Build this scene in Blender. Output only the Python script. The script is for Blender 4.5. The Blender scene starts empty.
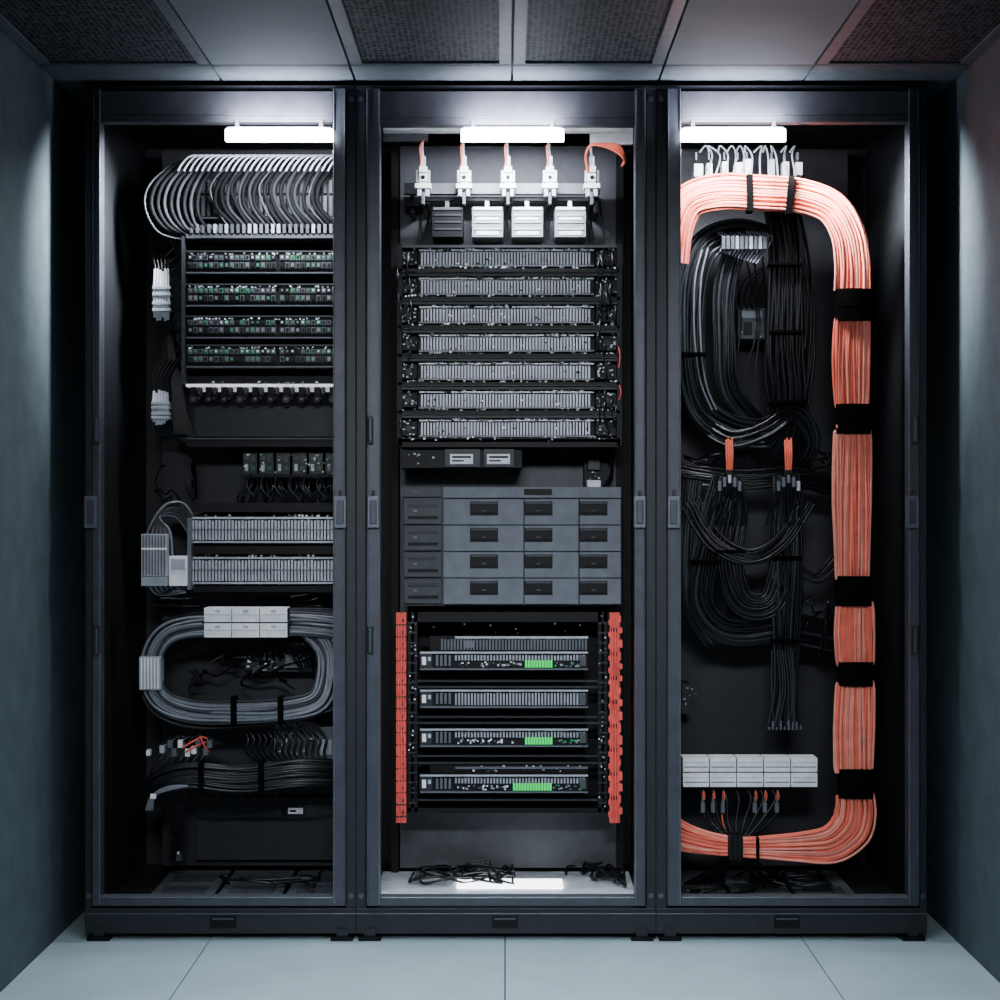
import bpy, math, random
from mathutils import Vector
random.seed(7)
S=0.0025; D=4.0; CH=1.0875
def W(px,py,d):
    s=S*(D+d)/D
    return Vector(((px-505)*s, d, CH+(505-py)*s))
scene=bpy.context.scene
# ---------------------------------------------------------------- materials
def mat(name,col,rough=0.5,metal=0.0,emit=None,es=0.0,var=0.15,scale=30,bump=0.0,spec=0.4):
    m=bpy.data.materials.new(name); m.use_nodes=True
    nt=m.node_tree; b=nt.nodes['Principled BSDF']
    b.inputs['Roughness'].default_value=rough
    b.inputs['Metallic'].default_value=metal
    b.inputs['Specular IOR Level'].default_value=spec
    tc=nt.nodes.new('ShaderNodeTexCoord'); nz=nt.nodes.new('ShaderNodeTexNoise')
    nz.inputs['Scale'].default_value=scale; nz.inputs['Detail'].default_value=4
    nt.links.new(tc.outputs['Object'],nz.inputs['Vector'])
    cr=nt.nodes.new('ShaderNodeValToRGB')
    cr.color_ramp.elements[0].position=0.3; cr.color_ramp.elements[1].position=0.7
    cr.color_ramp.elements[0].color=tuple(c*(1-var) for c in col)+(1,)
    cr.color_ramp.elements[1].color=tuple(min(1,c*(1+var)) for c in col)+(1,)
    nt.links.new(nz.outputs['Fac'],cr.inputs['Fac'])
    nt.links.new(cr.outputs['Color'],b.inputs['Base Color'])
    if bump>0:
        bp=nt.nodes.new('ShaderNodeBump'); bp.inputs['Strength'].default_value=bump
        bp.inputs['Distance'].default_value=0.002
        nt.links.new(nz.outputs['Fac'],bp.inputs['Height']); nt.links.new(bp.outputs['Normal'],b.inputs['Normal'])
    if emit:
        b.inputs['Emission Color'].default_value=tuple(emit)+(1,)
        b.inputs['Emission Strength'].default_value=es
    return m
M={}
M['frame']=mat('cabinet_frame_paint',(0.058,0.064,0.080),0.40,0.3)
M['edge']=mat('latch_and_edge_highlight',(0.13,0.145,0.17),0.35,0.4)  # pale metal for latches and for highlights painted on door edges
M['frame_dk']=mat('cabinet_dark_paint',(0.018,0.020,0.025),0.45,0.2)
M['header']=mat('door_header_paint',(0.05,0.052,0.062),0.55,0.1)
M['inner']=mat('cabinet_inner_black',(0.005,0.005,0.006),0.6,spec=0.2)
M['side']=mat('cabinet_side_steel',(0.013,0.014,0.016),0.5,0.1,spec=0.3)
M['plate']=mat('mounting_plate_grey',(0.022,0.023,0.027),0.5,0.2)
M['plate2']=mat('mounting_plate_light',(0.056,0.060,0.069),0.5,0.2)
M['drawer']=mat('drawer_front_paint',(0.115,0.130,0.155),0.5,0.1)
M['drawer_dk']=mat('drawer_side_paint',(0.035,0.040,0.048),0.5,0.1)
M['black']=mat('black_plastic',(0.004,0.004,0.005),0.5,spec=0.2)
M['strapblk']=mat('black_velcro',(0.002,0.002,0.002),0.9,spec=0.03)
M['blackc']=mat('black_cable_rubber',(0.006,0.006,0.008),0.34,spec=0.4)
M['fanblk']=mat('matt_black_cable',(0.005,0.005,0.006),0.6,spec=0.06)
M['greyc']=mat('grey_cable_pvc',(0.16,0.175,0.20),0.4)
M['greydk']=mat('dark_grey_cable_pvc',(0.030,0.033,0.040),0.45,spec=0.3)
M['fangrey']=mat('charcoal_cable_pvc',(0.02,0.022,0.026),0.6,spec=0.1)
M['whitec']=mat('white_cable_pvc',(0.6,0.62,0.68),0.4)
M['white']=mat('white_plastic',(0.88,0.9,0.93),0.4)
M['lgrey']=mat('light_grey_metal',(0.42,0.45,0.49),0.4,0.3)
M['boxgrey']=mat('breaker_grey_plastic',(0.24,0.25,0.27),0.5)
M['fin']=mat('fin_metal',(0.34,0.36,0.40),0.4,0.4)
M['mgrey']=mat('mid_grey_metal',(0.12,0.13,0.15),0.4,0.3)
M['orange']=mat('coral_cable_pvc',(0.90,0.165,0.10),0.45,spec=0.3)
M['orange2']=mat('pale_coral_cable_pvc',(0.97,0.30,0.225),0.45,spec=0.3)
M['red']=mat('red_rail_paint',(0.80,0.10,0.08),0.5)
M['green']=mat('green_led',(0.0,0.06,0.02),0.4,emit=(0.0,0.9,0.14),es=1.1)
M['led_dim']=mat('green_led_dim',(0.0,0.15,0.06),0.4,emit=(0.0,1,0.3),es=0.25)
M['pcb']=mat('green_port_plastic',(0.03,0.11,0.06),0.5)
M['lamp']=mat('lamp_diffuser',(0.9,0.9,0.95),0.5,emit=(0.9,0.92,1.0),es=28)
M['glowshelf']=mat('shelf_edge_painted_light',(0.8,0.8,0.9),0.5,emit=(0.85,0.82,1.0),es=0.6)  # slight emission paints the bright light on the metal shelf edge
M['floorglow']=mat('base_reflection_glow',(0.9,0.9,0.95),0.5,emit=(0.9,0.94,1.0),es=6.0)  # emission for the painted reflection on the base plate
M['wall']=mat('wall_plaster',(0.062,0.085,0.098),0.8,0,var=0.16,scale=14,bump=0.4)
M['floor']=mat('floor_tile',(0.40,0.49,0.53),0.42,0,var=0.08,scale=5)
M['gap']=mat('tile_gap',(0.03,0.035,0.04),0.8)
M['ceil']=mat('ceiling_tile',(0.13,0.152,0.168),0.8,0,var=0.06,scale=10)
M['ceilbar']=mat('ceiling_grid_bar',(0.080,0.094,0.106),0.6)
M['chrome']=mat('screw_steel',(0.12,0.125,0.13),0.35,0.8)
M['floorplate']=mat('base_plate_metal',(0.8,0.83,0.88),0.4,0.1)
def perf():
    m=bpy.data.materials.new('perforated_ceiling_panel'); m.use_nodes=True
    nt=m.node_tree; b=nt.nodes['Principled BSDF']; b.inputs['Roughness'].default_value=0.7; b.inputs['Specular IOR Level'].default_value=0.1
    tc=nt.nodes.new('ShaderNodeTexCoord'); v=nt.nodes.new('ShaderNodeTexVoronoi')
    v.inputs['Scale'].default_value=75; v.inputs['Randomness'].default_value=0.25
    nt.links.new(tc.outputs['Object'],v.inputs['Vector'])
    cr=nt.nodes.new('ShaderNodeValToRGB'); cr.color_ramp.elements[0].position=0.46; cr.color_ramp.elements[1].position=0.68
    cr.color_ramp.elements[0].color=(0.003,0.003,0.004,1); cr.color_ramp.elements[1].color=(0.07,0.078,0.088,1)
    nt.links.new(v.outputs['Distance'],cr.inputs['Fac']); nt.links.new(cr.outputs['Color'],b.inputs['Base Color'])
    return m
M['perf']=perf()
# ---------------------------------------------------------------- builders
def empty(name,loc=(0,0,0)):
    e=bpy.data.objects.new(name,None); e.location=loc; scene.collection.objects.link(e)
    e.empty_display_size=0.05; return e
class Obj:
    def __init__(s,name,parent=None,bevel=0.0):
        s.name=name; s.v=[]; s.f=[]; s.mi=[]; s.ms=[]; s.parent=parent; s.bevel=bevel
    def m(s,k):
        if k not in s.ms: s.ms.append(k)
        return s.ms.index(k)
    def wbox(s,x0,x1,y0,y1,z0,z1,k):
        n=len(s.v)
        s.v+=[(x0,y0,z0),(x1,y0,z0),(x1,y1,z0),(x0,y1,z0),(x0,y0,z1),(x1,y0,z1),(x1,y1,z1),(x0,y1,z1)]
        for q in ((0,3,2,1),(4,5,6,7),(0,1,5,4),(1,2,6,5),(2,3,7,6),(3,0,4,7)):
            s.f.append(tuple(n+i for i in q)); s.mi.append(s.m(k))
    def box(s,px0,py0,px1,py1,d0,d1,k):
        a=W(px0,py1,d0); b=W(px1,py0,d0)
        s.wbox(a.x,b.x,d0,d1,a.z,b.z,k)
    def cyl(s,px,py,r,d0,d1,k,n=14):
        c=W(px,py,d0); R=r*S; b=len(s.v)
        for dd in (d0,d1):
            for i in range(n):
                a=2*math.pi*i/n; s.v.append((c.x+R*math.cos(a),dd,c.z+R*math.sin(a)))
        for i in range(n):
            j=(i+1)%n; s.f.append((b+i,b+n+i,b+n+j,b+j)); s.mi.append(s.m(k))
        s.f.append(tuple(b+i for i in range(n))); s.mi.append(s.m(k))
        s.f.append(tuple(b+n+i for i in reversed(range(n)))); s.mi.append(s.m(k))
    def vcyl(s,x,y,z0,z1,r,k,n=12,ry=None):
        b=len(s.v); ry=r if ry is None else ry
        for zz in (z0,z1):
            for i in range(n):
                a=2*math.pi*i/n; s.v.append((x+r*math.cos(a),y+ry*math.sin(a),zz))
        for i in range(n):
            j=(i+1)%n; s.f.append((b+i,b+j,b+n+j,b+n+i)); s.mi.append(s.m(k))
        s.f.append(tuple(b+i for i in reversed(range(n)))); s.mi.append(s.m(k))
        s.f.append(tuple(b+n+i for i in range(n))); s.mi.append(s.m(k))
    def specks(s,x0,y0,x1,y1,d,n,ks,sz=(1.2,2.4)):
        for _ in range(n):
            w=random.uniform(*sz); h=random.uniform(sz[0],sz[1]*0.8)
            x=random.uniform(x0,x1-w); y=random.uniform(y0,max(y0+.1,y1-h))
            s.box(x,y,x+w,y+h,d-0.003,d+0.004,random.choice(ks))
    def fins(s,x0,y0,x1,y1,d,step=3.2,w=1.8,k='fin',depth=0.02):
        x=x0
        while x<x1-w:
            yy=random.uniform(0,0.8)
            s.box(x,y0+yy,x+w,y1,d,d+depth,k); x+=step
    def done(s):
        me=bpy.data.meshes.new(s.name); me.from_pydata(s.v,[],s.f)
        for k in s.ms: me.materials.append(M[k])
        me.polygons.foreach_set('material_index',s.mi); me.update()
        o=bpy.data.objects.new(s.name,me); scene.collection.objects.link(o)
        if s.parent: o.parent=s.parent
        if s.bevel>0:
            b=o.modifiers.new('bevel','BEVEL'); b.width=s.bevel; b.segments=2; b.limit_method='ANGLE'
        return o
def smooth(pts,n=8):
    P=[Vector(p) for p in pts]; out=[]
    for i in range(len(P)-1):
        p0=P[max(0,i-1)]; p1=P[i]; p2=P[i+1]; p3=P[min(len(P)-1,i+2)]
        for j in range(n):
            t=j/n
            out.append(0.5*((2*p1)+(p2-p0)*t+(2*p0-5*p1+4*p2-p3)*t*t+(3*p1-p0-3*p2+p3)*t**3))
    out.append(P[-1]); return out
def curve(name,polys,r,k,parent=None,res=2):
    cu=bpy.data.curves.new(name,'CURVE'); cu.dimensions='3D'; cu.bevel_depth=r; cu.bevel_resolution=res; cu.use_fill_caps=True
    for p in polys:
        sp=cu.splines.new('POLY'); sp.points.add(len(p)-1)
        for i,q in enumerate(p): sp.points[i].co=(q[0],q[1],q[2],1)
        sp.use_smooth=True
    cu.materials.append(M[k])
    o=bpy.data.objects.new(name,cu); scene.collection.objects.link(o)
    if parent: o.parent=parent
    return o
def cables(name,paths,r,k,parent=None,n=8):
    return curve(name,[smooth([W(*p) for p in path],n) for path in paths],r*S,k,parent)
def bundle_polys(path,n,width,layers=2,r=1.5,jit=0.6,seg=8,widths=None):
    C=smooth([W(*p) for p in path],seg); polys=[]
    T=[]
    for i in range(len(C)):
        a=C[max(0,i-1)]; b=C[min(len(C)-1,i+1)]; T.append((b-a).normalized())
    N=[Vector((t.z,0,-t.x)).normalized() if (abs(t.z)+abs(t.x))>1e-4 else Vector((1,0,0)) for t in T]
    L=[0]
    for i in range(1,len(C)): L.append(L[-1]+(C[i]-C[i-1]).length)
    for l in range(layers):
        for i in range(n):
            u=((i+0.5+0.5*(l%2)*0.9)/n-0.5)*width*S; v=l*r*1.5*S
            ph=random.uniform(0,6.28); ph2=random.uniform(0,6.28); fr=random.uniform(5,12)
            poly=[]
            for q in range(len(C)):
                wf=1.0
                if widths: 
                    tt=q/(len(C)-1)*(len(widths)-1); a=int(min(tt,len(widths)-2)); wf=widths[a]*(1-(tt-a))+widths[a+1]*(tt-a)
                off=u*wf+jit*r*S*math.sin(L[q]*fr+ph)
                poly.append(C[q]+N[q]*off+Vector((0,v+jit*r*S*0.6*math.sin(L[q]*fr*1.3+ph2),0)))
            polys.append(poly)
    return polys
def bundle(name,path,n,width,k,parent=None,layers=2,r=1.5,jit=0.6,k2=None,widths=None,seg=8,frac=0.5):
    ps=bundle_polys(path,n,width,layers,r,jit,seg,widths=widths)
    if k2:
        random.shuffle(ps); h=int(len(ps)*(1-frac))
        curve(name+'_a',ps[:h],r*S,k,parent); curve(name+'_b',ps[h:],r*S,k2,parent)
    else: curve(name,ps,r*S,k,parent)
# ---------------------------------------------------------------- room
XL=-1.1275; XR=1.1275; CZ=2.15; YB=0.78; YF=-5.0
o=Obj('floor'); o.wbox(XL-0.1,XR+0.1,YF,YB,-0.06,-0.012,'gap')
xs=[XL,-0.7375,0.0,0.745,XR]; ys=[YF,-4.46,-3.72,-2.98,-2.23,-1.49,-0.745,-0.003,YB]
for i in range(4):
    for j in range(len(ys)-1):
        g=0.0016; o.wbox(xs[i]+g,xs[i+1]-g,ys[j]+g,ys[j+1]-g,-0.02,0,'floor')
o.done()
for n,x0,x1 in (('wall_left',XL-0.1,XL),('wall_right',XR,XR+0.1)):
    o=Obj(n); o.wbox(x0,x1,YF,YB+0.1,-0.05,CZ+0.05,'wall'); o.done()
o=Obj('wall_back'); o.wbox(XL,XR,YB,YB+0.1,-0.05,CZ+0.05,'wall'); o.done()
o=Obj('ceiling'); o.wbox(XL,XR,YF,YB,CZ+0.015,CZ+0.06,'gap')
cx=[XL,-0.71,-0.3755,0.0175,0.385,0.748,XR]; kinds=[1,0,1,1,0,1]
cy=[YB,-0.136,-1.2,-2.3,-3.4,YF]
for i in range(6):
    for j in range(5):
        g=0.003; x0,x1=cx[i]+g,cx[i+1]-g; y1,y0=cy[j]-g,cy[j+1]+g
        if j==0: o.wbox(x0,x1,y0,y1,CZ,CZ+0.02,'ceilbar'); continue
        if kinds[i]:
            b=0.028
            o.wbox(x0+b,x1-b,y0+b,y1-b*0.3,CZ+0.006,CZ+0.02,'perf')
            o.wbox(x0,x0+b,y0,y1,CZ,CZ+0.02,'ceilbar'); o.wbox(x1-b,x1,y0,y1,CZ,CZ+0.02,'ceilbar')
            o.wbox(x0+b,x1-b,y0,y0+b,CZ,CZ+0.02,'ceilbar'); o.wbox(x0+b,x1-b,y1-b*0.3,y1,CZ,CZ+0.02,'ceilbar')
        else: o.wbox(x0,x1,y0,y1,CZ,CZ+0.02,'ceil')
o.done()
# ---------------------------------------------------------------- cabinets
def cabinet(px0,px1,dx0,dx1,ix0,ix1,latch,yt):
    E=empty('server_cabinet',(0,0,0))
    x0=W(px0,0,0).x; x1=W(px1,0,0).x; zt=2.1375
    b=Obj('body',E,0.002)
    b.wbox(x0,x0+0.012,0.03,0.64,0.03,zt,'side'); b.wbox(x1-0.012,x1,0.03,0.64,0.03,zt,'side')
    b.wbox(x0,x1,0.63,0.645,0.03,zt,'plate')
    b.wbox(x0,x1,0.03,0.63,zt-0.02,zt,'side')
    b.wbox(x0,x1,0.03,0.63,0.03,0.05,'side')
    b.done()
    f=Obj('front_frame',E,0.002)
    f.box(px0,86,dx0,908,0.0,0.05,'frame_dk'); f.box(dx1,86,px1,908,0.0,0.05,'frame_dk')
    f.box(px0,908,px1,934,0.0,0.05,'frame_dk'); f.box(px0,913,px1,915,-0.004,0.0,'frame')
    f.box(px0,85,px1,90,-0.004,0.05,'frame_dk')
    f.done()
    dr=Obj('door_frame',E,0.0015)
    dr.box(dx0+.4,88,ix0,906,-0.014,0.03,'frame'); dr.box(ix1,88,dx1-.4,906,-0.014,0.03,'frame')
    dr.box(ix0,91,ix1,yt-7,-0.010,0.03,'header'); dr.box(ix0,yt-7,ix1,yt,-0.012,0.02,'header')
    dr.box(ix0,898,ix1,906,-0.012,0.03,'frame'); dr.box(ix0,897,ix1,898.3,-0.014,0.02,'edge')
    for a,c,k in ((dx0+.6,dx0+2.2,'frame'),(ix0-1.4,ix0,'edge'),(ix1,ix1+1.4,'edge'),(dx1-2.2,dx1-.6,'frame')):
        dr.box(a,90,c,905,-0.018,-0.012,k)  # pale inner beads stand in for highlights along the opening
    dr.done()
    h=Obj('latches',E,0.0025)
    for lx in latch:
        h.box(lx-6,496,lx+6,528,-0.03,-0.012,'edge'); h.box(lx-3.5,500,lx+3.5,524,-0.036,-0.028,'frame')
        h.box(lx-1.5,490,lx+1.5,496,-0.022,-0.012,'frame_dk')
    hx=(dx0+4) if px0<600 else dx1-4
    for hy in (430,640):
        h.box(hx-3,hy-14,hx+3,hy+14,-0.026,-0.012,'frame_dk'); h.vcyl(W(hx,0,-0.03).x,-0.028,W(0,hy+12,0).z,W(0,hy-12,0).z,0.005,'frame')
    h.done()
    sc=Obj('screws_and_slots',E)
    for sx in (px0+5 if px0>100 else px0+4,px1-5 if px1<900 else px1-4):
        for sy in (99,896,): sc.cyl(sx,sy,2.6,-0.004,0.0,'chrome')
    mid={85:223,356:505,656:787}[px0]
    sc.box(mid-13,916,mid+13,928,-0.002,0.0,'black'); sc.box(mid-11,918,mid+11,920,-0.004,-0.002,'frame')
    sc.done()
    ft=Obj('feet',E)
    for fx in (x0+0.035,x1-0.035):
        ft.wbox(fx-0.028,fx+0.028,-0.012,0.03,0,0.010,'black'); ft.wbox(fx-0.014,fx+0.014,-0.004,0.03,0.010,0.03,'frame_dk')
        ft.vcyl(fx,0.58,0,0.012,0.025,'black'); ft.vcyl(fx,0.58,0.012,0.035,0.012,'frame_dk')
    ft.done()
    r=Obj('mounting_rails',E)
    for rx in ((W(ix0,0,0).x+0.005),(W(ix1,0,0).x-0.025)):
        if (px0==85 and rx<-0.9) or (px0==656 and rx>0.9): continue
        r.wbox(rx,rx+0.02,0.32,0.345,0.05,zt-0.02,'inner')
        r.wbox(rx,rx+0.02,0.595,0.625,0.05,zt-0.02,'inner')
    r.done()
    return E
CAB1=cabinet(85,356,92,346,100,333,(90,340),122)
CAB2=cabinet(356,656,366,646,380,635,(373,640),125)
CAB3=cabinet(656,927,667,920,681,909,(674,913),122)
def area(nm,loc,rot,sx,sy,en,col,parent=None,spread=180):
    l=bpy.data.lights.new(nm,'AREA'); l.shape='RECTANGLE'; l.size=sx; l.size_y=sy; l.energy=en; l.color=col; l.spread=math.radians(spread)
    a=bpy.data.objects.new(nm,l); a.location=loc; a.rotation_euler=rot; scene.collection.objects.link(a)
    if parent: a.parent=parent
    return a
def lightbar(x0,x1,e,side=0):
    E=empty('cabinet_light_bar')
    o=Obj('housing',E,0.001); o.box(x0+2,126.8,x1-2,128.5,-0.03,-0.019,'lgrey')
    o.done()
    o=Obj('brackets',E,0.001); o.box(x0+10,120,x0+14,128,-0.019,-0.013,'header'); o.box(x1-14,120,x1-10,128,-0.019,-0.013,'header'); o.done()
    o=Obj('diffuser',E,0.002); o.box(x0,128.5,x1,141,-0.034,-0.019,'lamp'); o.done()
    c=W((x0+x1)/2,143,0)
    area('lamp_down',(c.x,0.03,c.z-0.01),(math.radians(12),0,0),0.27,0.04,e,(0.88,0.92,1.0),E)
    area('header_bloom_fill',(c.x,-0.052,c.z+0.043),(math.radians(125),0,0),0.22,0.012,3.6,(0.82,0.85,1.0),E)  # added light on the header, stands in for bloom around the bar
    if side: area('lamp_side_wash',(c.x+side*0.12,0.06,c.z-0.01),(math.radians(5),math.radians(-62*side),0),0.04,0.10,7,(0.88,0.93,1.0),E,spread=75)
lightbar(225,333,8.5,-1); lightbar(461,564,10); lightbar(681,786,8.5,1)

# ================================================================ CENTRE CABINET
o=Obj('equipment_mounting_plate',CAB2,bevel=0.001); o.box(400,146,622,868,0.33,0.345,'plate2'); o.done()
E=empty('power_busbar')
o=Obj('bars',E,0.001)
o.box(404,183,600,194,0.22,0.24,'mgrey'); o.box(404,197,600,201,0.24,0.25,'black'); o.box(404,201,420,206,0.22,0.32,'black')
o.box(410,190,414,215,0.24,0.33,'black'); o.box(594,190,598,215,0.24,0.33,'black')
for i,cx_ in enumerate((432,472,512,555)):
    o.box(cx_,207,cx_+31,237,0.20,0.30,'boxgrey' if i else 'black'); o.box(cx_+1,207,cx_+30,210,0.196,0.2,'plate2'if i==0 else 'white')
    for q in range(3): o.box(cx_+2,214+q*7,cx_+29,216+q*7,0.197,0.2,'lgrey' if i else 'frame_dk')
    o.box(cx_+13,201,cx_+17,208,0.2,0.22,'white' if i else 'mgrey')
    if i: o.box(cx_+4,217,cx_+27,220,0.198,0.2,'white'); o.box(cx_+4,231,cx_+27,235,0.198,0.2,'white')
o.done()
o=Obj('busbar_connectors',E,0.001)
for x in (423,464,508,550,592):
    o.box(x-4,166,x+4,184,0.17,0.20,'white'); o.box(x-7,170,x-4,182,0.175,0.19,'lgrey'); o.box(x+4,170,x+7,182,0.175,0.19,'lgrey')
    o.box(x-2.5,156,x+2.5,167,0.175,0.195,'whitec'); o.box(x-8,183,x+8,188,0.17,0.21,'white')
    o.box(x-6,188,x-2,196,0.175,0.2,'lgrey'); o.box(x+2,188,x+6,196,0.175,0.2,'lgrey'); o.box(x-1.5,192,x+1.5,204,0.175,0.2,'mgrey')
    o.cyl(x,177,2.2,0.166,0.17,'black'); o.box(x-4,172,x+4,173.2,0.168,0.17,'mgrey'); o.box(x-4,181,x+4,182,0.168,0.17,'mgrey')
o.done()
cables('feed_cables',[[(x+.5,138,0.22),(x-1,148,0.19),(x,158,0.185)] for x in (423,464,508,550,592)],1.3,'whitec',E)
cables('coral_feed_cables',[[(x+2,138,0.21),(x-3,147,0.175),(x-2,160,0.172),(x-3,167,0.172)] for x in (423,464,508,550)],1.0,'orange',E)
cables('drop_cables',[[(x,203,0.2),(x+random.uniform(-4,4),215,0.24),(x+random.uniform(-5,5),240,0.25)] for x in (423,428,506,510,549,553,590,594,600,420)],1.2,'blackc',E)
o=Obj('top_crossbar',CAB2,bevel=0.001); o.box(383,127,633,131,0.16,0.19,'white'); o.box(590,131,633,144,0.20,0.215,'white'); o.box(383,131,428,141,0.20,0.215,'mgrey'); o.done()
E=empty('coral_patch_cable')
cables('cables',[[(588,172,0.17),(586,155,0.16),(592,145,0.15),(606,144+i,0.15),(619,146+i*2.5,0.15),(625,158+i,0.17),(622,166,0.26)] for i in range(4)],1.5,'orange',E)
E=empty('blade_server_chassis')
o=Obj('chassis',E)
o.box(400,247,620,446,0.16,0.32,'inner')
for x in (397,617): o.box(x,244,x+5,446,0.10,0.32,'black')
for i in range(7):
    y=250+i*28.4
    o.box(418,y-1,594,y+17,0.15,0.16,'black')
    o.fins(421,y+1.5,592,y+14.5,0.125,3.1,1.7,'fin',0.022)
    o.box(419,y-0.5,594,y+0.6,0.118,0.15,'lgrey'); o.box(419,y+15,594,y+16.3,0.120,0.15,'mgrey')
    o.box(398,y-5,620,y-2.5,0.105,0.16,'plate'); o.box(398,y+18.5,620,y+21.5,0.100,0.16,'black')
    o.box(398,y+21.5,620,y+22.4,0.103,0.16,'plate2')
    o.specks(400,y+16,618,y+19,0.108,38,['lgrey','pcb','mgrey','white','lgrey'],(0.9,2.2))
    for a,bb in ((400,417),(596,618)):
        o.box(a,y+1,bb,y+15,0.125,0.16,'black'); o.specks(a,y-3,bb,y+16,0.125,18,['white','lgrey','mgrey','pcb','black'],(1,2.4))
        o.cyl((a+bb)/2,y+8,3,0.118,0.125,'plate')
    o.specks(425,y-3,590,y+1.5,0.116,54,['pcb','white','black','lgrey','pcb','black','white'],(1,3.2))
    o.specks(425,y+6,590,y+15,0.122,16,['black','mgrey','white'],(1,2.2))
o.box(398,438,620,447,0.10,0.32,'black'); o.specks(402,436,616,441,0.1,26,['lgrey','pcb','mgrey','white'],(1,2.2))
o.done()
ps=[]
for i in range(34):
    a=random.choice([399,404,409,600,606,612,617]); y=random.uniform(250,420)
    ps.append([(a,y,0.11),(a+random.uniform(-3,3),y+10,0.095),(a+random.uniform(-3,4),y+28,0.11)])
cables('jumper_cables',ps,0.8,'blackc',E,5)
cables('coral_jumpers',[[(618,345,0.1),(620,355,0.095),(619,368,0.1)],[(619,385,0.1),(621,392,0.095),(619,400,0.1)]],0.6,'red',E,5)
o=Obj('power_supply_module',bevel=0.001)
o.box(400,450,522,468,0.13,0.30,'black'); o.box(445,449,480,467,0.12,0.13,'frame_dk'); o.box(484,449,514,467,0.12,0.13,'frame_dk')
for a in (450,487):
    o.box(a,454,a+23,464,0.116,0.12,'lgrey'); o.box(a+2,456,a+21,458,0.115,0.116,'black'); o.box(a+2,460,a+14,461.5,0.115,0.116,'black')
o.specks(404,452,440,466,0.13,8,['mgrey','black','lgrey']); o.done()
E=empty('wall_relay_module')
o=Obj('module',E,0.001)
o.box(584,461,610,489,0.28,0.33,'black'); o.box(588,458,600,470,0.26,0.28,'frame_dk'); o.box(587,480,601,489,0.262,0.28,'lgrey'); o.specks(586,470,606,480,0.28,6,['mgrey','white']); o.done()
cables('leads',[[(590+i*4,460,0.27),(588+i*4,452,0.25),(596+i*4,447,0.24),(606+i*2,455,0.22),(612,470+i*3,0.26),(604,486,0.28)] for i in range(4)],1,'blackc',E)
o=Obj('storage_drawer_unit',bevel=0.0012)
o.box(403,487,621,606,0.16,0.32,'drawer_dk')
o.box(443,487,621,498,0.145,0.16,'drawer'); o.box(524,489,552,495,0.143,0.145,'black')
o.box(403,487,442,497,0.15,0.16,'drawer_dk'); o.box(410,490,418,494,0.146,0.15,'plate2')
ry=[499,525.5,552,578.5]
for y in ry:
    for a,c in ((443.5,523.5),(524.5,578.5),(579.5,621)):
        o.box(a,y,c,y+25.6,0.140,0.16,'drawer')
    for a in (470,524.5,579.5):
        o.box(a,y+2.5,a+28,y+16.5,0.1385,0.14,'black')
        o.box(a+1,y+3,a+27,y+5,0.134,0.139,'drawer_dk'); o.box(a+12,y+11,a+16,y+12.4,0.134,0.139,'plate2'); o.box(a+2,y+13.5,a+26,y+15,0.136,0.139,'inner')
    o.box(404,y+1,441.5,y+25,0.145,0.16,'drawer_dk'); o.box(408,y+5,438,y+8,0.142,0.145,'frame_dk'); o.box(408,y+17,438,y+20,0.142,0.145,'black'); o.box(413,y+11,417,y+13,0.142,0.145,'mgrey')
o.done()
E=empty('server_cage')
o=Obj('cage_frame',E)
o.box(407,612,609,622,0.145,0.32,'black'); o.box(407,808,609,813,0.145,0.32,'black'); o.box(407,612,609,813,0.31,0.325,'inner')
for a in (407.5,414,598,604): o.box(a,612,a+3.5,812,0.145,0.16,'black'); o.box(a,612,a+3.5,812,0.29,0.31,'black')
for y in range(622,812,10):
    for a in (407.5,598): o.box(a,y,a+9.5,y+1.6,0.142,0.15,'frame_dk')
o.specks(408,615,417,808,0.145,26,['lgrey','mgrey','white'],(1,2)); o.specks(598,615,607,808,0.145,30,['lgrey','mgrey','white'],(1,2))
for y in (680,686,716,722,755,762,799): o.box(412,y,603,y+2,0.15,0.165,'frame_dk')
o.specks(412,622,600,634,0.146,10,['mgrey','frame_dk'],(1,2))
o.done()
def server(y,green,f=True,gx=(525,551)):
    o=Obj('rack_server',bevel=0)
    o.box(420,y,588,y+18,0.14,0.30,'black')
    o.box(420,y,588,y+1.5,0.128,0.14,'lgrey'); o.box(420,y+16.5,588,y+18,0.126,0.14,'mgrey')
    o.box(420,y+2,432,y+16,0.13,0.14,'frame_dk'); o.box(422,y+5,426,y+13,0.127,0.13,'white'); o.box(428,y+5,431,y+9,0.127,0.13,'lgrey')
    if f: o.fins(455,y+3,586,y+8.5 if green else y+15,0.126,3.2,1.7,'fin',0.014)
    o.fins(436,y+3,454,y+14,0.13,4.2,2.2,'mgrey',0.01)
    if green:
        o.box(455,y+9.5,586,y+15.8,0.130,0.14,'black')
        x=gx[0]
        while x<gx[1]:
            o.box(x,y+8.6,x+2.2,y+15.6,0.124,0.13,'green'); x+=2.8
        o.specks(456,y+9.5,gx[0]-3,y+15.5,0.13,30,['white','lgrey','mgrey','white'],(1,2.4)); o.specks(gx[1]+2,y+9.5,584,y+15.5,0.13,14,['led_dim','lgrey','mgrey'],(1,2.4))
    o.box(580,y+4,586,y+14,0.124,0.13,'plate2')
    return o.done()
server(652,True); server(690,False); server(729,True); server(775,True,gx=(513,551))
o=Obj('vent_blank_panel'); o.box(430,636,588,651,0.16,0.30,'black'); o.fins(441,639,587,650,0.15,3.2,1.8,'mgrey',0.01); o.box(455,636.5,588,638.5,0.148,0.16,'lgrey'); o.box(464,641,474,648,0.146,0.15,'mgrey')
o.done()
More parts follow.
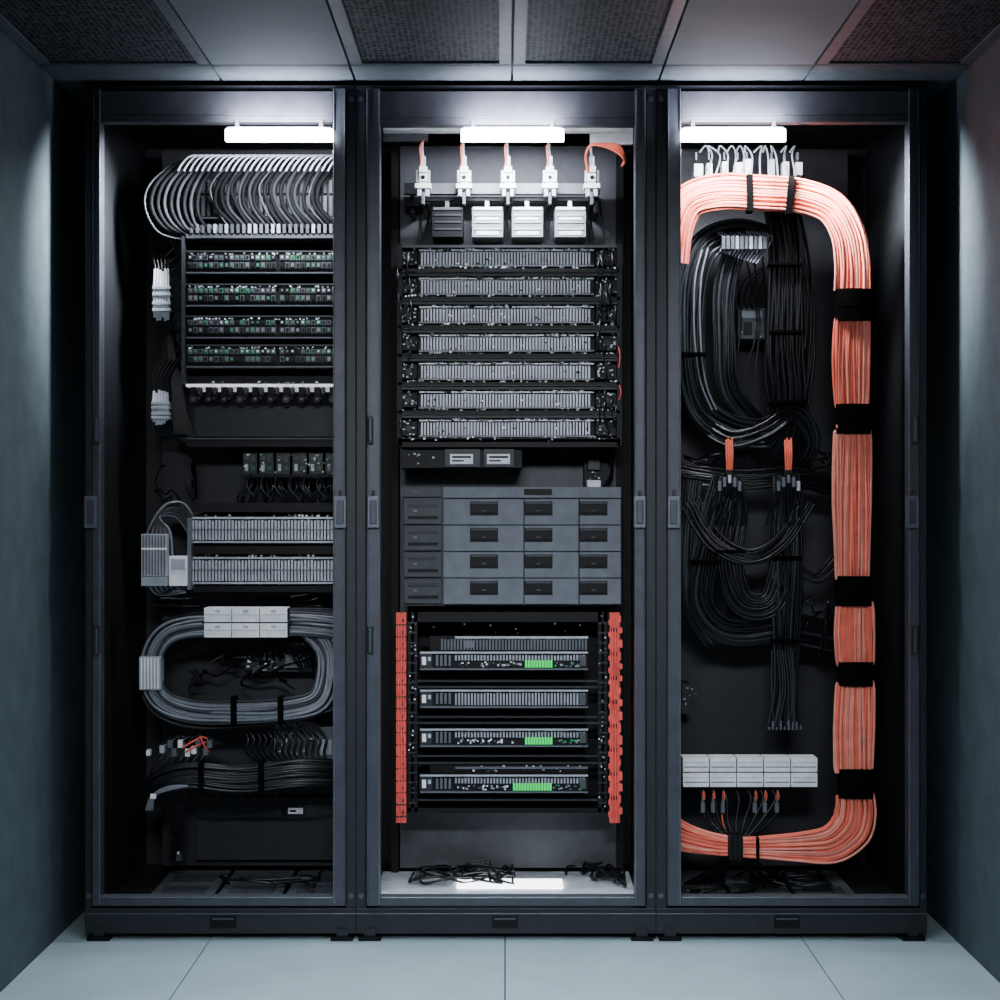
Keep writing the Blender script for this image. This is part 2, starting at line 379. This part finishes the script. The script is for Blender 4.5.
o=Obj('cable_tray'); o.box(430,764,588,773,0.16,0.30,'black'); o.box(455,767,588,769,0.15,0.16,'mgrey'); o.specks(456,765,586,772,0.16,24,['lgrey','mgrey','white']); o.done()
for side,(a,c) in enumerate(((396,406),(610,620))):
    E=empty('red_cable_guide')
    o=Obj('rail',E,0.0008)
    o.box(a,613,c,823,0.115,0.14,'red')
    for q,y in enumerate(range(616,816,12)):
        if side: 
            o.box(c-2,y,c+(2.5 if q%3 else 1),y+random.uniform(5,9),0.110,0.13,'red'); o.box(a-1.5,y+4,a+1,y+9,0.112,0.12,'red')
            if q%2==1: o.box(a+1,y,c-3,y+4,0.110,0.116,'black')
        else: o.box(a,y+8,c,y+9.4,0.1095,0.116,'frame_dk'); o.box(a+6,y+3,a+8,y+6,0.1095,0.116,'frame_dk')
    o.done()
    cables('sleeves',[[(a+2.2+2.8*i,613,0.113),(a+2.6+2.8*i,650,0.111),(a+2+2.8*i,700,0.112),(a+2.8+2.8*i,760,0.111),(a+2.2+2.8*i,822,0.113)] for i in range(3)],1.1,'red',E,4)
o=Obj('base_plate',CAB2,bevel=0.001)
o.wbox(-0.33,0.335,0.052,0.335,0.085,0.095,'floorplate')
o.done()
o=Obj('base_reflection_glow',bevel=0.001); o.wbox(-0.125,0.15,0.14,0.22,0.0955,0.102,'floorglow'); o.done()  # added glowing slab stands in for a bright floor reflection
def tangle(name,x0,x1,y0,y1,d0,d1,n,r=1.3,k='blackc',E=None):
    ps=[]
    for i in range(n):
        p=[]; x=random.uniform(x0,x1); y=random.uniform(y0,y1)
        for j in range(6):
            p.append((min(x1,max(x0,x)),min(y1,max(y0,y)),random.uniform(d0,d1)))
            x+=random.uniform(-.3,.5)*(x1-x0)*0.45; y+=random.uniform(-.5,.5)*(y1-y0)*0.7
        ps.append(p)
    if E is None: E=empty(name)
    cables('cables',ps,r,k,E); return E
def floor_tangle(name,x0,x1,n,z=0.101,ya=0.08,yb=0.30,r=0.0035,h=0.02):
    E=empty(name); ps=[]
    for i in range(n):
        x=random.uniform(x0,x1); y=random.uniform(ya,yb); p=[]
        for j in range(6):
            p.append((min(x1,max(x0,x)),min(yb,max(ya,y)),z+random.uniform(0,h)))
            x+=random.uniform(-.25,.45)*(x1-x0)*.8; y+=random.uniform(-.06,.06)
        ps.append(smooth(p,7))
    curve('cables',ps,r,'blackc',E)
floor_tangle('loose_black_cables',-0.25,0.02,14,ya=0.16,h=0.03); floor_tangle('loose_black_cables',0.16,0.31,12,ya=0.14,h=0.03)

# ================================================================ LEFT CABINET
o=Obj('equipment_mounting_plate',CAB1,bevel=0.001); o.box(162,150,352,866,0.46,0.475,'plate'); o.done()
E=empty('grey_cable_fan')
pa=[];pb=[];pc=[]
for i in range(30):
    x=186+i*5.4
    top=160+random.uniform(-2,4)
    if i<9:
        sp=(9-i)*1.1
        p=[(x+16,168,0.30),(x+7,top,0.26),(x-12,163+random.uniform(-1,2),0.22),(x-26-sp,184,0.20),(x-31-sp,207,0.2),(x-24-sp*.4,226+random.uniform(0,6),0.2),(x-4,234+random.uniform(0,6),0.215)]
    else:
        p=[(x+14,166,0.30),(x+6,top,0.26),(x-8,165+random.uniform(-1,2),0.22),(x-20-random.uniform(0,5),186,0.20),(x-19-random.uniform(0,5),206,0.2),(x-9,223,0.2),(x-1,232,0.212)]
    (pa,pb,pc)[(0,1,1,2,1,2,1,2,1)[i%9]].append(p)
cables('grey_cables',pa,1.1,'greydk',E); cables('dark_cables',pb,2.3,'fanblk',E); cables('dark_grey_cables',pc,1.9,'fangrey',E)
cables('top_highlights',[[(x+14,165,0.28),(x+6,156,0.24),(x-3,157,0.205),(x-10,164,0.195),(x-14,171,0.195)] for x in range(192,346,6)],1.0,'whitec',E)  # short white runs paint the highlights along the top of the fan
cables('side_tails',[[(152+i*2.4,190+i*3,0.21),(146+i*2.2,215,0.22),(150+i*2.6,238,0.24),(160+i*3,262,0.28)] for i in range(7)],1.6,'fanblk',E)
o=Obj('top_patch_panel')
o.box(186,172,345,236,0.235,0.30,'black'); o.box(186,234,345,238,0.2,0.3,'plate2')
x=190
while x<343:
    o.box(x,196,x+3.2,216,0.222,0.235,random.choice(['plate2','plate','mgrey'])); o.box(x,224,x+3.0,233,0.195,0.235,random.choice(['lgrey','plate2','mgrey'])); o.box(x,180,x+3,193,0.225,0.235,'plate'); x+=5.8
o.box(186,217,345,218.5,0.205,0.235,'plate')
o.done()
def patch(y,h=20,name='patch_panel'):
    o=Obj(name)
    o.box(186,y,345,y+h,0.22,0.40,'inner')
    o.box(186,y-1.5,345,y,0.21,0.24,'plate'); o.box(186,y+h,345,y+h+1.4,0.208,0.24,'plate2')
    for a,c in ((188,276),(280,345)):
        o.box(a-1,y+1,c+1,y+h-2,0.214,0.22,'inner')
        x=a
        while x<c-4:
            o.box(x,y+3,x+4.2,y+8,0.210,0.214,random.choice(['pcb','plate2','plate2','black'])); o.box(x+1,y+4,x+3.0,y+6.2,0.208,0.21,random.choice(['lgrey','black','mgrey','pcb']))
            o.box(x,y+10,x+4.2,y+16,0.210,0.214,random.choice(['plate','plate2','plate2','black'])); o.box(x+0.8,y+11.2,x+3.4,y+14.6,0.208,0.21,random.choice(['black','pcb','mgrey','black']))
            x+=5.2
    o.specks(188,y+0.5,343,y+3,0.212,50,['white','lgrey','lgrey','black'],(0.9,1.8))
    o.done()
for y in (252,285,317,346): patch(y)
o=Obj('vertical_rack_post',CAB1); o.box(181.5,236,184.5,384,0.2,0.46,'frame_dk'); o.done()
E=empty('lit_connector_shelf')
o=Obj('shelf',E); o.box(186,376,345,383,0.24,0.40,'inner'); o.box(186,384,345,386.6,0.2,0.40,'glowshelf'); o.specks(190,381,340,384,0.2,10,['lgrey','mgrey'])
for i in range(10):
    x=190+i*15.5
    o.box(x,387,x+6,396,0.21,0.3,'black'); o.cyl(x+3,399,4,0.21,0.26,'black' if i%3 else 'plate'); o.cyl(x+3,399,1.6,0.207,0.21,'plate2')
    o.box(x+8,387,x+10,394,0.21,0.25,'plate2')
o.done()
o=Obj('blank_equipment_panel',bevel=0.001); o.box(194,406,345,437,0.28,0.40,'plate'); o.box(186,438,345,447,0.24,0.40,'black'); o.box(186,438,345,439.4,0.237,0.24,'plate2'); o.done()
def wraploop(cx_,y0,y1,d,name='coiled_white_cable'):
    E=empty(name); ps=[]
    for i in range(6):
        ps.append([(cx_-7+i*2.6,y0+random.uniform(0,4),d),(cx_-8+i*2.9,(y0+y1)/2,d-0.012),(cx_-7+i*2.6,y1-random.uniform(0,5),d)])
    cables('cables',ps,1.5,'whitec',E,6)
    o=Obj('wraps',E,0.001)
    for f in (0.33,0.45,0.62,0.74):
        yy=y0+(y1-y0)*f; o.box(cx_-10,yy,cx_+8.5,yy+3.2,d-0.02,d+0.01,'lgrey')
    o.done()
    cables('dark_tails',[[(cx_-6+i*3,y0+2,d),(cx_-8+i*4,y0-14,d+0.01),(cx_+2+i*4,y0-30,d+0.03)] for i in range(5)]+[[(cx_-6+i*3,y1-3,d),(cx_-4+i*4,y1+8,d+0.01),(cx_+10+i*4,y1+10,d+0.03)] for i in range(5)],1.0,'blackc',E,6)
wraploop(162,268,322,0.25); wraploop(161,390,425,0.25)
cables_e=empty('black_side_loom')
ps=[]
for i in range(12):
    o1=i*1.8
    ps.append([(186,245+i*11,0.25),(172+o1*.3,250+i*10,0.24),(160+o1,270+i*9,0.28),(165+o1,320+i*4,0.3),(172+o1*.5,390,0.3),(176+o1,435,0.3),(200+o1,445,0.3)])
cables('cables',ps,1.2,'blackc',cables_e)
tangle('loose_black_cables',150,196,440,500,0.26,0.40,5,1.0,E=cables_e)
E=empty('relay_module_bank')
o=Obj('modules',E)
for i in range(6):
    x=243+i*16.5
    o.box(x,453,x+14,474,0.3,0.36,'frame_dk'); o.box(x+2,456,x+6,460,0.297,0.3,'pcb'); o.box(x+8,455,x+12,462,0.297,0.3,'plate2')
    o.box(x+2,464,x+5,471,0.297,0.3,random.choice(['mgrey','lgrey'])); o.box(x+8,466,x+12,470,0.297,0.3,'pcb')
o.specks(243,452,340,475,0.297,40,['pcb','white','lgrey'],(1,2.4)); o.box(240,474,345,478,0.29,0.45,'black')
o.done()
ps=[]
for i in range(30):
    x=245+i*3.4; ps.append([(x,475,0.3),(x+random.uniform(-4,4),485,0.275),(x+random.uniform(-9,9),500,0.28),(x+random.uniform(-14,14),516,0.30)])
cables('leads',ps,1.3,'blackc',E); cables('grey_leads',[[(250+i*14,474,0.29),(247+i*14,487,0.27),(258+i*14,500,0.28)] for i in range(6)],0.9,'greydk',E)
def finpanel(y,h):
    o=Obj('finned_patch_panel')
    o.box(192,y,345,y+h,0.24,0.40,'black'); o.box(192,y-2,345,y,0.225,0.4,'lgrey'); o.box(192,y+h,345,y+h+2,0.225,0.4,'lgrey')
    o.fins(192,y+1,344,y+h-1,0.222,3.3,2.1,'lgrey',0.018); o.box(192,y+h*0.45,345,y+h*0.52,0.22,0.24,'mgrey')
    o.specks(192,y-5,343,y-2,0.23,16,['lgrey','white','mgrey']); o.done()
finpanel(519,22); finpanel(559,23)
o=Obj('cable_shelf'); o.box(192,546,345,554,0.22,0.40,'black'); o.box(192,503,345,512,0.25,0.40,'black'); o.box(192,586,345,592,0.24,0.4,'black'); o.done()
E=empty('grey_cable_loom')
ps1=[];ps2=[]
for i in range(16):
    a=i*2.7
    p=[(192,515+i*1.6,0.24),(182-a*.15,503+i*.9,0.23),(165-a*.2+random.uniform(-2,2),506+i*.8,0.21),(149+a*.5,530,0.2),(146+a*.65,555,0.2),(148+a*.65,580,0.2),(158+a*.5,594-i*.5,0.22),(186,592-i*1.8,0.235)]
    (ps1 if i%3==0 else ps2).append(p)
cables('grey_cables',ps1,1.4,'greyc',E); cables('dark_cables',ps2,1.7,'blackc',E)
o=Obj('cable_clamps',E,0.001); o.box(141,534,167,576,0.17,0.2,'lgrey')
for q in range(8): o.box(142.5+q*3,535,144+q*3,575,0.167,0.17,'mgrey')
o.box(141,548,167,550,0.165,0.17,'white'); o.box(141,574,167,586,0.18,0.2,'lgrey'); o.box(141,574,167,576,0.175,0.18,'black')
o.box(169,556,187,586,0.19,0.21,'white'); o.box(171,559,185,570,0.188,0.19,'lgrey'); o.box(187,518,191,590,0.2,0.24,'mgrey'); o.done()
o=Obj('white_terminal_block',bevel=0.001)
for r_ in range(2):
    for c_ in range(3):
        x=204+c_*28.0; y=608+r_*15.5
        o.box(x,y,x+27.2,y+14,0.16,0.22,'white'); o.box(x+1,y+6.2,x+26.2,y+7,0.1585,0.16,'lgrey'); o.box(x+11,y+2,x+16,y+4.5,0.1585,0.16,'lgrey')
        o.box(x+27.2,y+1,x+28,y+13,0.163,0.2,'frame_dk')
o.box(202,621.5,290,624,0.17,0.23,'frame_dk'); o.done()
E=empty('grey_cable_loop')
tr=[(350,630,0.24),(300,624,0.22),(240,626,0.2),(188,628,0.19),(162,640,0.18),(152,668,0.18),(160,697,0.18),(190,710,0.19),(240,712,0.19),(290,709,0.19),(318,700,0.2),(327,675,0.22),(325,648,0.24),(308,628,0.25)]
bundle('grey_cables',tr,8,23,'greyc',E,layers=2,r=1.5,k2='greydk',jit=1.0,frac=0.3)
bundle('outer_cables',[(350,618,0.25),(300,614,0.24),(235,617,0.23),(182,620,0.22),(155,636,0.21),(144,668,0.21),(153,703,0.21),(186,720,0.22),(240,722,0.22),(296,718,0.22),(330,708,0.23),(350,700,0.25)],4,10,'greydk',E,layers=2,r=1.4,k2='blackc',jit=1.4)
o=Obj('wraps',E,0.001); o.box(139,657,160.5,690,0.155,0.2,'lgrey')
for q in range(6): o.box(140.5+q*3.3,658,142+q*3.3,689,0.152,0.155,'white')
for x in (233,280): o.box(x-2.5,697,x+2.5,725,0.168,0.21,'strapblk')
o.done()
E=empty('controller_board')
o=Obj('board',E); o.box(245,647,312,672,0.38,0.40,'frame_dk'); o.box(250,650,262,660,0.36,0.38,'black'); o.box(285,655,305,668,0.36,0.38,'mgrey'); o.specks(246,648,310,671,0.375,45,['lgrey','mgrey','pcb','white','black'],(1.5,4)); o.done()
cables('leads',[[(250+i*6,660,0.37),(245+i*7+random.uniform(-6,6),650,0.33),(260+i*6,640,0.31),(285+i*5,646,0.3),(300+i*3,668,0.34)] for i in range(9)],1.1,'blackc',E)
tangle('x',190,330,642,690,0.32,0.38,8,1.2,E=E)
E=tangle('loose_black_cables',150,340,592,606,0.24,0.30,5,1.2)
E=empty('fibre_junction_box')
o=Obj('box',E,0.001); o.box(274,727,345,759,0.34,0.45,'mgrey'); o.box(276,730,318,757,0.335,0.34,'plate2'); o.box(318,740,332,755,0.33,0.34,'lgrey'); o.specks(276,730,330,757,0.335,30,['lgrey','white','mgrey','black'],(1.5,4)); o.done()
cables('leads',[[(236+i*6,724+random.uniform(-3,3),0.3),(248+i*6,738,0.3),(246+i*6,752,0.28),(262+i*5,764,0.25)] for i in range(14)],1.4,'blackc',E)
E=empty('connector_cluster')
o=Obj('connectors',E,0.001)
for i in range(9):
    x=160+i*6+random.uniform(-2,2); y=743+random.uniform(-4,8); o.box(x,y,x+5,y+8,0.2,0.23,random.choice(['white','lgrey','mgrey','mgrey'])); o.box(x+1,y-4,x+4,y,0.205,0.225,'black')
o.box(146,750,150,756,0.2,0.22,'white'); o.done()
cables('leads',[[(165+i*7,752,0.21),(158+i*7,762,0.2),(150+i*9,772,0.2)] for i in range(7)]+[[(170+i*6,744,0.21),(180+i*5,737,0.22),(210+i*4,745,0.25)] for i in range(5)],1.2,'blackc',E)
cables('red_leads',[[(182,748,0.195),(192,742,0.19),(202,737,0.2),(209,740,0.21)],[(186,752,0.195),(194,747,0.19),(206,742,0.21)],[(200,736,0.195),(204,745,0.19),(209,752,0.21)]],0.9,'red',E)
E=empty('black_cable_loom')
bundle('cables',[(350,776,0.24),(300,773,0.2),(240,779,0.19),(190,776,0.18),(160,784,0.18),(148,798,0.2)],10,26,'blackc',E,layers=3,r=1.8,jit=1.0,k2='greydk',frac=.1)
cables('grey_tails',[[(188,786,0.17),(168,787+i,0.165),(152+i,796,0.17),(146+i*2,810,0.18)] for i in range(4)],1.2,'greyc',E)
o=Obj('straps',E,0.001); o.box(198,762,203,793,0.165,0.21,'strapblk'); o.box(258,762,263,792,0.17,0.21,'strapblk'); o.box(150,794,156,799,0.165,0.17,'white'); o.done()
cables('drops',[[(170+i*4,788,0.2),(172+i*3,806,0.22),(174+i*2,828,0.24),(172+i*2,862,0.28)] for i in range(5)]+[[(190+i*12,788,0.22),(196+i*12,800,0.24),(215+i*14,806,0.28),(225+i*17,790,0.24)] for i in range(8)],1.2,'blackc',E)
o=Obj('drop_connectors',E); 
for y in (806,829,852): o.box(168,y,173,y+8,0.26,0.29,'black'); o.box(176,y+2,181,y+9,0.26,0.29,'plate2'); o.box(177,y,179,y+2,0.258,0.27,'white')
o.done()
o=Obj('asset_label'); o.box(281,807,304,815,0.422,0.429,'black'); o.box(288,808,303,814,0.419,0.422,'white'); o.box(290,810,296,812,0.418,0.419,'black'); o.done()
o=Obj('lower_blank_panel',bevel=0.001); o.box(196,798,352,860,0.43,0.458,'plate'); o.done()
def baseplates(xa,xb,P):
    o=Obj('base_plates',P,bevel=0.001); n=3; w=(xb-xa)/n
    for i in range(n):
        o.wbox(xa+i*w+0.006,xa+(i+1)*w-0.006,0.06,0.44,0.068,0.074,'mgrey')
        for q in range(2): o.wbox(xa+i*w+0.03,xa+(i+1)*w-0.03,0.17+q*0.12,0.25+q*0.12,0.074,0.076,'plate2')
    o.done()
baseplates(-0.93,-0.40,CAB1); baseplates(0.42,0.92,CAB3)
floor_tangle('loose_black_cables',-0.95,-0.5,5,z=0.082,ya=0.1,yb=0.35)

# ================================================================ RIGHT CABINET
o=Obj('equipment_mounting_plate',CAB3,bevel=0.001); o.box(660,150,848,866,0.50,0.515,'plate'); o.done()
E=empty('coral_cable_bundle')
top=[(672,262,0.16),(677,225,0.15),(690,200,0.14),(720,191,0.13),(760,192,0.12),(800,195,0.12),(832,207,0.12),(848,232,0.12),(853,262,0.12),(853,291,0.12)]
bundle('upper_cables',top,15,35,'orange',E,layers=2,r=1.35,k2='orange2',jit=0.8,seg=10,widths=[.9,.9,.95,1,1,1,1,1,1.05,1.1])
for i,(a,c,w_) in enumerate(((317,408,37),(430,580,38),(602,666,41),(682,773,41))):
    cxm=853 if a<600 else 855
    m_=(a+c)/2
    bundle('vertical_cables_%d'%(i+1),[(cxm,a,0.12),(cxm+.1,a+8,0.12),(cxm-.5,m_,0.118),(cxm-.1,c-8,0.12),(cxm,c,0.12)],16,w_,'orange',E,layers=2,r=1.35,k2='orange2',jit=0.8,widths=[.88,.97,1.02,.97,.88])
bot=[(855,794,0.12),(856,812,0.12),(851,830,0.12),(832,845,0.12),(800,848,0.13),(760,848,0.14),(735,847,0.14),(705,843,0.15),(680,836,0.16),(660,825,0.18)]
bundle('lower_cables',bot,15,39,'orange',E,layers=2,r=1.35,k2='orange2',jit=0.9,widths=[.95,1.05,1.1,.95,.72,.55,.5,.65,.8,.9],seg=10)
o=Obj('black_sleeves',E)
for a,c in ((289,321),(404,434),(576,606),(662,686),(769,798)):
    cxm=W(853 if a<600 else 855,0,0.13).x
    o.vcyl(cxm,0.124,W(0,c,0.12).z,W(0,a,0.12).z,0.047,'strapblk',28,ry=0.022)
    o.vcyl(cxm,0.124,W(0,(a+c)/2+2,0.12).z,W(0,(a+c)/2-2,0.12).z,0.048,'strapblk',28,ry=0.0235)
o.done()
o=Obj('straps',E,0.001)
def slant(o,x,y0,y1,w,d0,d1,k,sl=0):
    n=len(o.v); 
    for dd in (d0,d1):
        for (a,b) in ((x,y1),(x+w,y1),(x+w+sl,y0),(x+sl,y0)): o.v.append(tuple(W(a,b,d0)[i] if i!=1 else dd for i in range(3)))
    for q in ((0,1,2,3),(7,6,5,4),(0,4,5,1),(1,5,6,2),(2,6,7,3),(3,7,4,0)): o.f.append(tuple(n+i for i in q)); o.mi.append(o.m(k))
slant(o,748,174,211,6,0.105,0.15,'strapblk',-1); slant(o,786,176,214,6,0.105,0.15,'strapblk',3)
slant(o,729,836,860,14,0.115,0.17,'black',0); slant(o,757,838,860,2.5,0.12,0.17,'strapblk',0)
for q in range(3): slant(o,730+q*4.5,835,861,1.6,0.112,0.12,'blackc',0)
o.done()
E=empty('black_cable_loom')
bundle('left_loop',[(765,240,0.24),(735,234,0.22),(708,244,0.2),(694,275,0.2),(690,320,0.2),(692,370,0.2),(702,408,0.21),(728,428,0.23),(760,434,0.25),(785,425,0.27)],10,30,'blackc',E,layers=3,r=1.6,jit=1.0,k2='greydk',frac=.35)
bundle('inner_loop',[(760,245,0.23),(738,252,0.22),(726,290,0.22),(725,340,0.22),(727,385,0.23),(742,410,0.25),(768,435,0.28)],9,22,'blackc',E,layers=2,r=1.6,jit=1.0,k2='greydk',frac=.25)
bundle('right_drop',[(780,205,0.22),(786,240,0.21),(787,290,0.21),(786,350,0.21),(790,400,0.22),(782,440,0.24),(760,465,0.28)],11,34,'blackc',E,layers=3,r=1.7,jit=1.1)
bundle('right_drop_b',[(796,215,0.26),(806,260,0.26),(810,320,0.26),(805,380,0.26),(798,430,0.26),(802,470,0.28)],5,14,'blackc',E,layers=2,r=1.5,jit=1.2)
bundle('crossing',[(700,420,0.24),(730,438,0.2),(765,430,0.19),(795,415,0.2),(812,440,0.22),(800,468,0.26)],6,16,'blackc',E,layers=2,r=1.6,jit=1.3)
cables('pale_ends',[[(718+i*4,232+random.uniform(-1,3),0.2),(724+i*4,240,0.195),(720+i*3,252+i,0.195)] for i in range(13)],1.2,'greyc',E,6)
cables('grey_strands',[[(702+i*6,250-i*2,0.19),(695+i*6,280,0.18),(694+i*6,330,0.185),(700+i*5,380,0.19),(712+i*4,410,0.2)] for i in range(2)],1.0,'greyc',E)
cables('stray',[[(735+i*9,250,0.24),(742+i*9+random.uniform(-9,9),320,0.28),(736+i*10,380,0.28),(750+i*9,430,0.28)] for i in range(5)],1.0,'blackc',E)
o=Obj('ties',E,0.0008); o.box(771,262,803,265,0.178,0.25,'strapblk'); o.box(771,330,803,333,0.178,0.25,'strapblk'); o.box(675,352,707,355,0.165,0.25,'strapblk'); o.box(773,400,808,404,0.178,0.26,'strapblk'); o.done()
E=empty('white_connector_cluster')
o=Obj('connectors',E,0.001)
for i in range(9):
    x=696+i*12.5+random.uniform(-2,2); h=random.uniform(7,16)
    if 4<i<6: continue
    o.box(x,158+random.uniform(0,6),x+random.uniform(5,9),170+h*.6,0.2,0.24,random.choice(['white','lgrey','white']))
    o.box(x+1,152,x+3,160,0.21,0.23,'mgrey')
for i in range(10): 
    x=722+i*4.6; o.box(x,236,x+3.4,249,0.175,0.19,random.choice(['lgrey','mgrey','mgrey']))
o.done()
cables('leads',[[(700+i*9,152,0.22),(704+i*9+random.uniform(-5,5),146,0.25),(712+i*8,156,0.22),(706+i*9,176,0.18)] for i in range(11)],0.9,'whitec',E)
E=empty('wall_relay_module')
o=Obj('module',E,0.001); o.box(738,308,765,339,0.34,0.498,'mgrey'); o.box(741,311,762,318,0.335,0.34,'lgrey'); o.box(744,322,752,335,0.335,0.34,'frame_dk'); o.box(755,322,761,330,0.335,0.34,'lgrey'); o.specks(739,310,764,338,0.334,8,['lgrey','white']); o.done()
cables('leads',[[(742+i*5,309,0.34),(738+i*6,298,0.3),(745+i*6,280,0.28),(765,266+i*3,0.27)] for i in range(4)],0.9,'blackc',E)
E=empty('black_cable_loom')
bundle('cross_band',[(665,470,0.26),(700,475,0.24),(745,480,0.22),(790,478,0.22),(835,486,0.26)],7,20,'blackc',E,layers=2,r=1.5,jit=1.3)
bundle('left_lower_loop',[(728,478,0.2),(716,520,0.2),(706,560,0.21),(702,600,0.22),(718,625,0.23),(745,632,0.24),(790,628,0.26),(850,640,0.3)],10,28,'blackc',E,layers=3,r=1.6,jit=1.1,k2='greydk',frac=.15)
bundle('far_left_drop',[(692,480,0.22),(688,520,0.22),(687,570,0.22),(694,610,0.23),(715,640,0.25)],7,22,'blackc',E,layers=2,r=1.6,jit=1.0,k2='greydk',frac=.3)
bundle('right_lower_drop',[(788,475,0.2),(789,520,0.2),(788,580,0.2),(787,640,0.21),(786,690,0.22),(784,726,0.23)],9,28,'blackc',E,layers=2,r=1.6,jit=1.2,widths=[1,1,1,.9,.8,1.2],k2='greydk',frac=.2)
bundle('mid_loop',[(731,480,0.2),(737,510,0.2),(730,560,0.2),(742,600,0.2),(770,602,0.2),(782,560,0.2),(784,500,0.2)],8,24,'blackc',E,layers=2,r=1.6,jit=1.3)
bundle('swag',[(690,500,0.22),(715,540,0.19),(750,556,0.18),(780,540,0.19),(806,500,0.2)],6,18,'blackc',E,layers=2,r=1.5,jit=1.4)
bundle('low_swag',[(790,560,0.24),(815,580,0.24),(835,560,0.26)],4,10,'blackc',E,layers=1,r=1.4,jit=1.4)
cables('fine_tails',[[(772+i*2.6,650,0.2),(772+i*3+random.uniform(-3,3),690,0.2),(770+i*3+random.uniform(-6,6),726,0.21)] for i in range(9)],0.9,'greydk',E)
o=Obj('ties',E,0.0008); o.box(773,556,803,560,0.18,0.24,'strapblk'); o.box(692,560,722,563,0.18,0.24,'strapblk'); o.box(774,640,800,643,0.18,0.24,'strapblk'); o.box(716,550,746,553,0.175,0.22,'strapblk')
for i in range(9):
    x=768+i*4; o.box(x,722+random.uniform(-3,6),x+1.8,730,0.205,0.215,'mgrey')
o.done()
tangle('x',770,832,600,655,0.24,0.32,9,1.2,E=E)
tangle('x',684,830,440,470,0.26,0.34,10,1.2,E=E)
for x in (729,788):
    E=empty('coral_breakout_cable')
    cables('coral_cables',[[(x-3+i*2,440-(i%2)*2,0.18),(x-2.5+i*2,455,0.172),(x-2+i*1.6,472,0.175)] for i in range(4)],1.1,'orange',E,6)
    o=Obj('connectors',E,0.0008)
    for i in range(5): xx=x-11+i*5; o.box(xx,473+abs(i-2)*4,xx+3.5,483+abs(i-2)*4,0.165,0.18,random.choice(['lgrey','mgrey','mgrey']))
    o.box(x-4,470,x+4,475,0.165,0.185,'black'); o.done()
    cables('fan_out',[[(x-9+i*2.2,484,0.17),(x-16+i*4,500,0.175),(x-18+i*4+random.uniform(-4,4),525,0.19)] for i in range(9)],1.2,'blackc',E,6)
o=Obj('lower_adapter_box',bevel=0.001)
o.box(738,612,765,638,0.28,0.498,'frame_dk'); o.fins(740,614,764,636,0.275,4,2,'plate2',0.006); o.done()
o=Obj('small_wall_connector'); o.box(682,684,690,714,0.4,0.498,'frame_dk'); o.specks(682,686,698,712,0.4,6,['lgrey','mgrey']); o.done()
o=Obj('white_terminal_block',bevel=0.001)
for r_ in range(2):
    for c_ in range(5):
        x=683+c_*27.1; y=758+r_*15.2
        o.box(x,y,x+26,y+13.8,0.16,0.22,'white'); o.box(x+1,y+8.6,x+25,y+9.6,0.1585,0.16,'mgrey'); o.box(x+1,y+4.2,x+25,y+4.8,0.1585,0.16,'lgrey')
        o.box(x+26,y+1,x+27.1,y+13,0.165,0.2,'frame_dk')
o.box(680,771.4,820,773.6,0.17,0.24,'frame_dk'); o.done()
E=empty('breakout_connectors')
o=Obj('connectors',E,0.0008)
xsn=[701,711,721,753,763,775]
for x in xsn: o.box(x,803,x+4,813,0.18,0.2,random.choice(['mgrey','lgrey'])); o.box(x+1,798,x+3,803,0.185,0.2,'mgrey')
o.done()
cables('leads',[[(x+2.5,813,0.19),(x+(738-x)*.3,828,0.18),(738+(x-738)*.15,846,0.16),(738+(x-738)*.7,868,0.2),(738+(x-738)*1.3+j*4,884,0.26)] for x in xsn for j in (-1.5,-.5,.5,1.5)],1.4,'blackc',E)
cables('dark_arches',[[(700+i*12,790,0.2),(703+i*12,800,0.19),(712+i*8,822,0.18),(738+(i-3)*2,842,0.16)] for i in range(7)],1.3,'blackc',E)
cables('coral_leads',[[(x+2.5,790,0.2),(x+3+j,796,0.19),(x+2.5,802,0.19)] for x in xsn for j in (-1,1)]+[[(722,815,0.185),(724,826,0.18),(734,838,0.17)]],0.6,'orange',E,5)
floor_tangle('loose_black_cables',0.45,0.85,9,z=0.082,ya=0.1,yb=0.35)
# ---------------------------------------------------------------- lights
area('floor_fill',(0,-0.95,CZ-0.01),(0,0,0),0.9,0.35,12,(0.74,0.90,1.0),spread=88)  # unseen fill added to brighten the floor, no fixture modelled
area('near_wall_fill',(0,-2.5,CZ-0.01),(0,0,0),0.9,0.7,9,(0.68,0.88,1.0),spread=140)  # out-of-view fill added for the near part of the walls
area('rack_front_fill',(0,-3.7,CZ-0.03),(math.radians(70),0,0),1.0,0.4,10.5,(0.88,0.93,1.0),spread=42)  # added frontal fill, aimed at the racks and kept off the walls
w=bpy.data.worlds.new('room_ambient'); w.use_nodes=True; scene.world=w
w.node_tree.nodes['Background'].inputs['Color'].default_value=(0.32,0.44,0.52,1); w.node_tree.nodes['Background'].inputs['Strength'].default_value=0.03
cam=bpy.data.cameras.new('camera'); co=bpy.data.objects.new('camera',cam); scene.collection.objects.link(co)
co.location=(0,-D,CH); co.rotation_euler=(math.radians(90),0,0); cam.sensor_width=36; cam.lens=36*1.6; cam.shift_x=-0.005; cam.shift_y=0.005
cam.clip_start=0.05
scene.camera=co
